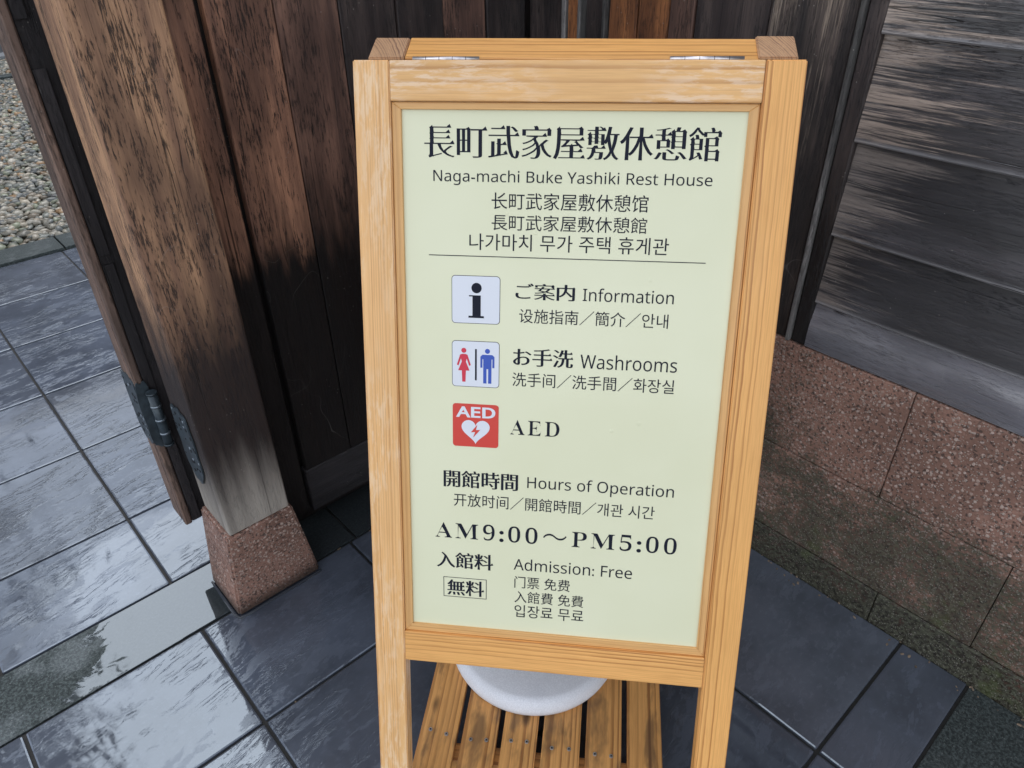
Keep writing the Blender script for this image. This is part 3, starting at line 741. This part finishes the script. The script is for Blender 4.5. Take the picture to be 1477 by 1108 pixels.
MINB = dict(dx=.026, dy=-.006, serif=.068)
text('長町武家屋敷休憩館', -.3385, .3375, .1375, .2100, dx=.019, dy=-.017, serif=.078)
text('Naga-machi Buke Yashiki Rest House', -.318, .326, .2365, .2715)
text('长町武家屋敷休憩馆', -.1785, .1865, .2860, .3250)
text('長町武家屋敷休憩館', -.178, .1865, .3365, .3735)
text('나가마치 무가 주택 휴게관', -.2317, .240, .3820, .4215)
text('ご案内', -.1179, .0264, .4980, .5375, **MINB)
text('Information', .0455, .2606, .5040, .5360)
text('设施指南／簡介／안내', -.1078, .2514, .5600, .5955)
text('お手洗', -.1212, .0286, .6590, .7045, **MINB)
text('Washrooms', .0462, .2807, .6665, .7035)
text('洗手间／洗手間／화장실', -.122, .2773, .7215, .7580)
text('開館時間', -.3005, -.1022, .9960, 1.0440, **MINB)
text('Hours of Operation', -.078, .2982, 1.0000, 1.0430)
text('开放时间／開館時間／개관 시간', -.2732, .2535, 1.0610, 1.0985)
text('入館料', -.322, -.1661, 1.2365, 1.2840, **MINB)
text('Admission: Free', -.1095, .2069, 1.2405, 1.2755)
text('無料', -.2935, -.1905, 1.3205, 1.3680, **MINB)
text('门票 免费', -.1067, .0441, 1.2940, 1.3300)
text('入館費 免費', -.1058, .0822, 1.3390, 1.3750)
text('입장료 무료', -.105, .0842, 1.3820, 1.4205)

def ring_poly(cx, cy, rx, ry, a0, a1, n=22): return [(cx + rx * math.cos(a0 + (a1 - a0) * k / n), cy + ry * math.sin(a0 + (a1 - a0) * k / n)) for k in range(n + 1)]
def arc(cx, cy, RX, RY, rx, ry, a0, a1, icx=None, icy=None, n=24):
    """band between an outer and an inner ellipse, as quads"""
    a0, a1 = math.radians(a0), math.radians(a1); icx = cx if icx is None else icx; icy = cy if icy is None else icy
    o = ring_poly(cx, cy, RX, RY, a0, a1, n); i = ring_poly(icx, icy, rx, ry, a0, a1, n)
    return [[o[k], o[k + 1], i[k + 1], i[k]] for k in range(n)]
def rc(x0, y0, x1, y1): return [(x0, y0), (x1, y0), (x1, y1), (x0, y1)]
G = {  # serif capitals and figures drawn by hand in a cap-height-1 box: (advance, polygons)
    'A': (.98, [[(.10, 0), (.155, 0), (.47, 1), (.43, 1)], [(.40, 1), (.50, 1), (.90, 0), (.74, 0)], rc(.24, .30, .74, .345), rc(0, 0, .26, .035), rc(.62, 0, 1.0, .035)]),
    'E': (.84, [rc(.12, 0, .25, 1), rc(0, 0, .80, .04), rc(0, .96, .77, 1), rc(.25, .49, .58, .53), [(.80, 0), (.84, .27), (.81, .27), (.68, .04)], [(.77, 1), (.80, .76), (.77, .76), (.66, .96)], [(.58, .36), (.61, .36), (.61, .66), (.58, .66)]]),
    'D': (.98, [rc(.12, 0, .25, 1), rc(0, 0, .45, .04), rc(0, .96, .45, 1)] + arc(.45, .5, .50, .5, .36, .46, -90, 90)),
    'M': (1.25, [rc(.12, 0, .165, 1), [(.12, 1), (.29, 1), (.66, .08), (.58, .0)], [(.58, 0), (.62, 0), (1.0, 1), (.96, 1)], rc(.95, 0, 1.09, 1), rc(0, 0, .29, .035), rc(.82, 0, 1.22, .035), rc(0, .965, .2, 1), rc(1.0, .965, 1.22, 1)]),
    'P': (.84, [rc(.12, 0, .25, 1), rc(0, 0, .40, .04), rc(0, .96, .42, 1), rc(.25, .43, .42, .465)] + arc(.42, .715, .36, .285, .225, .245, -90, 90)),
    '0': (.72, arc(.34, .5, .32, .51, .20, .465, 0, 360, n=36)),
    '9': (.72, arc(.33, .67, .31, .335, .185, .295, 0, 360, n=30) + arc(.17, .66, .47, .67, .345, .64, -88, 0, n=16) + [ring_poly(.15, .11, .075, .075, 0, 6.283, 14)]),
    '5': (.72, [rc(.13, .86, .60, 1.0), [(.13, 1), (.16, 1), (.14, .50), (.10, .50)]] + arc(.30, .33, .33, .34, .20, .30, -125, 140, n=26) + [ring_poly(.13, .13, .075, .075, 0, 6.283, 14)]),
    ':': (.40, [ring_poly(.18, .10, .085, .085, 0, 6.283, 16), ring_poly(.18, .58, .085, .085, 0, 6.283, 16)]),
    '~': (1.05, None),
}
wave = []
for k in range(25):
    t = k / 24; x = .08 + .88 * t; y = .50 + .13 * math.sin(2 * math.pi * t); w = .018 + .038 * math.sin(math.pi * t)
    wave.append((x, y + w, y - w))
G['~'] = (1.05, [[(wave[k][0], wave[k][1]), (wave[k + 1][0], wave[k + 1][1]), (wave[k + 1][0], wave[k + 1][2]), (wave[k][0], wave[k][2])] for k in range(24)])
def serif_text(body, u0, u1, v0, v1, track=.22):
    x = 0; polys = []
    for ch in body:
        adv, pl = G[ch]; polys += [[(px + x, py) for px, py in q] for q in pl]; x += adv + track
    xs = [p[0] for q in polys for p in q]; a, b = min(xs), max(xs)
    k = (u1 - u0) / (b - a)
    return mesh2d([[(u0 + (px - a) * k, v1 - py * (v1 - v0)) for px, py in q] for q in polys], 'lettering', M_ink, PD - .0003, panel)
text('A E D', -.1252, .0010, .8470, .8870, fam='b', dx=-.020)
text(' '.join('AM9:00~PM5:00'), -.3245, .3165, 1.1465, 1.1955, fam='b', dx=-.020)
mesh2d([rc(-.3314, .4355, .3267, .4375)], 'ruled_line', M_ink, PD - .0003, panel)
def frame(u0, u1, v0, v1, t, name='box_outline'):
    mesh2d([rc(u0, v0, u1, v0 + t), rc(u0, v1 - t, u1, v1), rc(u0, v0 + t, u0 + t, v1 - t), rc(u1 - t, v0 + t, u1, v1 - t)], name, M_ink, PD - .0003, panel)
frame(-.3035, -.1833, 1.3130, 1.3740, .0016)
def rrect(u0, u1, v0, v1, r, n=5):
    P = []
    for cx, cy, a in ((u1 - r, v1 - r, 0), (u0 + r, v1 - r, 90), (u0 + r, v0 + r, 180), (u1 - r, v0 + r, 270)):
        P += [(cx + r * math.cos(math.radians(a + 90 * k / n)), cy + r * math.sin(math.radians(a + 90 * k / n))) for k in range(n + 1)]
    return P
def picto(u0, u1, v0, v1, mat, rim=True):
    if rim: mesh2d([rrect(u0, u1, v0, v1, .009)], 'pictogram_rim', M_ink, PD - .0002, panel); t = .0013
    else: t = 0
    return mesh2d([rrect(u0 + t, u1 - t, v0 + t, v1 - t, .008)], 'pictogram', mat, PD - .0004, panel)
def circ(cx, cy, r, n=20): return ring_poly(cx, cy, r, r, 0, 2 * math.pi, n)[:-1]
# information
picto(-.2758, -.1552, .4835, .6022, M_white)
cx_ = -.2137
mesh2d([circ(cx_, .5135, .0128), rc(cx_ - .0100, .533, cx_ + .0105, .5835), rc(cx_ - .0185, .5315, cx_ + .0105, .5345), rc(cx_ - .0200, .5825, cx_ + .0185, .5875)], 'symbol', M_ink, PD - .0006, panel)
# washroom: woman, divider, man
picto(-.2760, -.1552, .6462, .7655, M_white)
wx, hx = -.2455, -.1855
k = .0120 / .12
def fig(pts, cx, s=.00105, top=.6665): return [(cx + x * s, top + y * s) for x, y in pts]
woman = [(-4, 13), (4, 13), (9, 15), (17, 40), (13, 42), (7, 24), (5, 32), (14, 54), (5, 54), (4, 82), (-4, 82), (-5, 54), (-14, 54), (-5, 32), (-7, 24), (-13, 42), (-17, 40), (-9, 15)]
man = [(-12, 13), (12, 13), (17, 18), (17, 45), (12, 45), (12, 24), (10, 24), (10, 84), (2, 84), (2, 48), (-2, 48), (-2, 84), (-10, 84), (-10, 24), (-12, 24), (-12, 45), (-17, 45), (-17, 18)]
def both(pts): return pts
mesh2d([fig(woman, wx), circ(wx, .6710, .0064)], 'symbol', M_pink, PD - .0006, panel)
mesh2d([fig(man, hx), circ(hx, .6710, .0064)], 'symbol', M_blue, PD - .0006, panel)
mesh2d([rc(-.2170, .6665, -.2125, .7475)], 'symbol', M_ink, PD - .0006, panel)
# AED heart
picto(-.2748, -.1555, .8108, .9272, M_red, False)
text('AED', -.2660, -.1640, .8185, .8475, M_white, dx=.035, dy=.030, depth=PD - .0006, name='symbol')
hc = -.2150; H = []
for k in range(48):
    t = 2 * math.pi * k / 48
    H.append((hc + .0023 * 16 * math.sin(t) ** 3, .8815 - .00225 * (13 * math.cos(t) - 5 * math.cos(2 * t) - 2 * math.cos(3 * t) - math.cos(4 * t))))
mesh2d([H], 'symbol', M_white, PD - .0006, panel)
bolt = [(4, -15), (-11, 4), (-1, 3), (-6, 17), (11, -3), (1, -2)]
mesh2d([[(hc + x * .00112, .8830 + y * .00112) for x, y in bolt]], 'symbol', M_red, PD - .0008, panel)

# ------------------------------------------------------------------ slatted duckboard inside the sign, white weight on it
S0 = Vector((O.x, O.y, 0))
def S3(u, n, z): return S0 + UH * u + NH * n + Z * z
deck = empty('slatted_stand', S3(0, -.1, 0), 'low stand of stained wooden slats on the tiles between the legs of the sign', 'stand')
ZT = .100
se = [-.230, -.156, -.082, -.008, .071, .146, .219]
for k in range(6):
    a, b = se[k] + (.005 if k else 0), se[k + 1] - .005
    s = stick('slat', M_slat, S3((a + b) / 2, -.115, ZT - .008 + random.uniform(-.0008, .0008)), NH, UH, Z, .46, b - a, .016, deck, .002, 2)
    for t in (.27, .72):
        if k in (5,): continue
        c = S3(a + (b - a) * t, -.238 + random.uniform(-.008, .008), ZT + .0012)
        sc_ = cyl('screw', c, Z, .0036, .0018, M_steel, s, 12)
        cyl('screw_slot', c + Z * .0010, Z, .0014, .0010, M_ironb, sc_, 8)
for n_ in (-.262, .03):
    stick('batten', M_slat, S3(-.006, n_, .0415), UH, NH, Z, .445, .035, .083, deck, .002)
bm = bmesh.new(); segs, R_ = 64, .169
prof = [(0, .050)]
for k in range(1, 15):
    a = math.pi / 2 * (1 - k / 14) ; prof.append((R_ - .030 + .030 * math.cos(a) if k > 0 else 0, .012 + .036 * math.sin(a) + .0))
prof = [(0, .0475), (.07, .0473), (.12, .0466)] + [(R_ - .020 + .020 * math.sin(t), .018 + .0275 * math.cos(t)) for t in [math.pi / 2 * q / 8 for q in range(9)]] + [(R_ - .004, .006), (R_ - .012, .001), (0, .0005)]
rings = []
for r, z in prof:
    if r == 0: rings.append([bm.verts.new((0, 0, z))])
    else: rings.append([bm.verts.new((r * math.cos(2 * math.pi * k / segs), r * math.sin(2 * math.pi * k / segs), z)) for k in range(segs)])
for a, b in zip(rings[:-1], rings[1:]):
    for k in range(segs):
        k2 = (k + 1) % segs
        if len(a) == 1: bm.faces.new((a[0], b[k], b[k2]))
        elif len(b) == 1: bm.faces.new((a[k2], a[k], b[0]))
        else: bm.faces.new((a[k], b[k], b[k2], a[k2]))
bmesh.ops.recalc_face_normals(bm, faces=bm.faces[:])
wp = yaw_pt(.0385, .957, ZT + .001)
tag(mesh_obj('round_weight', bm, M_frost, Matrix.Translation(wp), None, True), 'white round weight with a soft rim lying on the wooden slats under the sign', 'weight')

# ------------------------------------------------------------------ grit washed against the foot of the wall
bm = bmesh.new()
for k in range(90):
    y = random.uniform(-.1, 1.2); x = WX - .004 - abs(random.gauss(0, .012)) - (.02 if random.random() < .1 else 0)
    if k > 60: x, y = random.uniform(.20, 1.25), random.choice((1.286, .977, .583)) + random.gauss(0, .004)
    r_ = random.uniform(.0012, .0034)
    m_ = Matrix.Translation((x, y, .0006)) @ Matrix.Rotation(random.uniform(0, 3), 4, 'Z') @ Matrix.Diagonal((r_ * random.uniform(1, 2.2), r_, r_ * .6, 1))
    bmesh.ops.create_icosphere(bm, subdivisions=1, radius=1, matrix=m_)
tag(mesh_obj('grit', bm, plain('brown grit', (.16, .12, .085), .8, var=.6), Matrix.Identity(4)), 'brown grit washed against the foot of the stone wall', kind='stuff')

# ------------------------------------------------------------------ house beyond the gravel, tree added to block bright sky at left (above the picture, mirrored in the wet tiles)
house = empty('neighbouring_house', (0, 14, 0), 'dark clad house across the lane beyond the gravel', 'building')
M_hwall = old_wood('dark house cladding', (.16, .15, .15), (.10, .095, .095), (.04, .04, .04), .3)
M_roof = plain('dark glazed roof tile', (.10, .10, .11), .3, var=.3)
block('wall', M_hwall, -14, 12, 14.8, 22, -.05, 6.6, house, 0)
bm = bmesh.new()
pr = [(13.9, 6.3), (13.9, 6.5), (18.4, 9.6), (22.9, 6.5), (22.9, 6.3)]
fa = [bm.verts.new((-14.8, y, z)) for y, z in pr]; fb = [bm.verts.new((12.8, y, z)) for y, z in pr]
bm.faces.new(fa); bm.faces.new(fb[::-1])
for k in range(5): bm.faces.new((fa[k], fb[k], fb[(k + 1) % 5], fa[(k + 1) % 5]))
bmesh.ops.recalc_face_normals(bm, faces=bm.faces[:])
mesh_obj('roof', bm, M_roof, Matrix.Identity(4), house)
tree = empty('sky_block_tree', (-1.75, 6.2, 0), 'unseen evergreen tree added to block bright sky from the tile reflections', 'tree')
M_bark = plain('dark bark', (.06, .045, .035), .8, var=.3); M_leafg = plain('dark evergreen leaf', (.045, .065, .030), .5, var=.4)
bm = bmesh.new()
def limb(p, q, r0, r1, seg=8):
    d = (q - p).normalized(); a = d.orthogonal().normalized(); b = d.cross(a)
    A_ = [bm.verts.new(p + (a * math.cos(t) + b * math.sin(t)) * r0) for t in [2 * math.pi * k / seg for k in range(seg)]]
    B_ = [bm.verts.new(q + (a * math.cos(t) + b * math.sin(t)) * r1) for t in [2 * math.pi * k / seg for k in range(seg)]]
    for k in range(seg): bm.faces.new((A_[k], A_[(k + 1) % seg], B_[(k + 1) % seg], B_[k]))
T0 = Vector((-1.75, 6.2, -.05)); limb(T0, T0 + Vector((.15, .1, 3.2)), .17, .12); limb(T0 + Vector((.15, .1, 3.2)), T0 + Vector((0, 0, 9.6)), .12, .03)
tips = []
for k in range(44):
    z = 3.0 + 6.4 * k / 44; a = k * 2.4; l = (1.65 - .10 * (z - 3)) * random.uniform(.75, 1.1)
    p = T0 + Vector((.1, .05, z)); q = p + Vector((math.cos(a) * l, math.sin(a) * l, random.uniform(.1, .7))); limb(p, q, .035, .01, 5); tips.append((p, q))
mesh_obj('trunk', bm, M_bark, Matrix.Identity(4), tree)
bm = bmesh.new()
for p, q in tips:
    for j in range(230):
        t = random.uniform(.25, 1.08); c = p.lerp(q, t) + Vector((random.gauss(0, .22), random.gauss(0, .22), random.gauss(0, .16)))
        d = Vector((random.gauss(0, 1), random.gauss(0, 1), random.gauss(0, .5))).normalized(); e_ = d.orthogonal().normalized(); s2 = random.uniform(.06, .12)
        bm.faces.new([bm.verts.new(c + v) for v in (d * s2, e_ * s2 * .45, -d * s2, -e_ * s2 * .45)])
tag(mesh_obj('crown', bm, M_leafg, Matrix.Identity(4), tree))
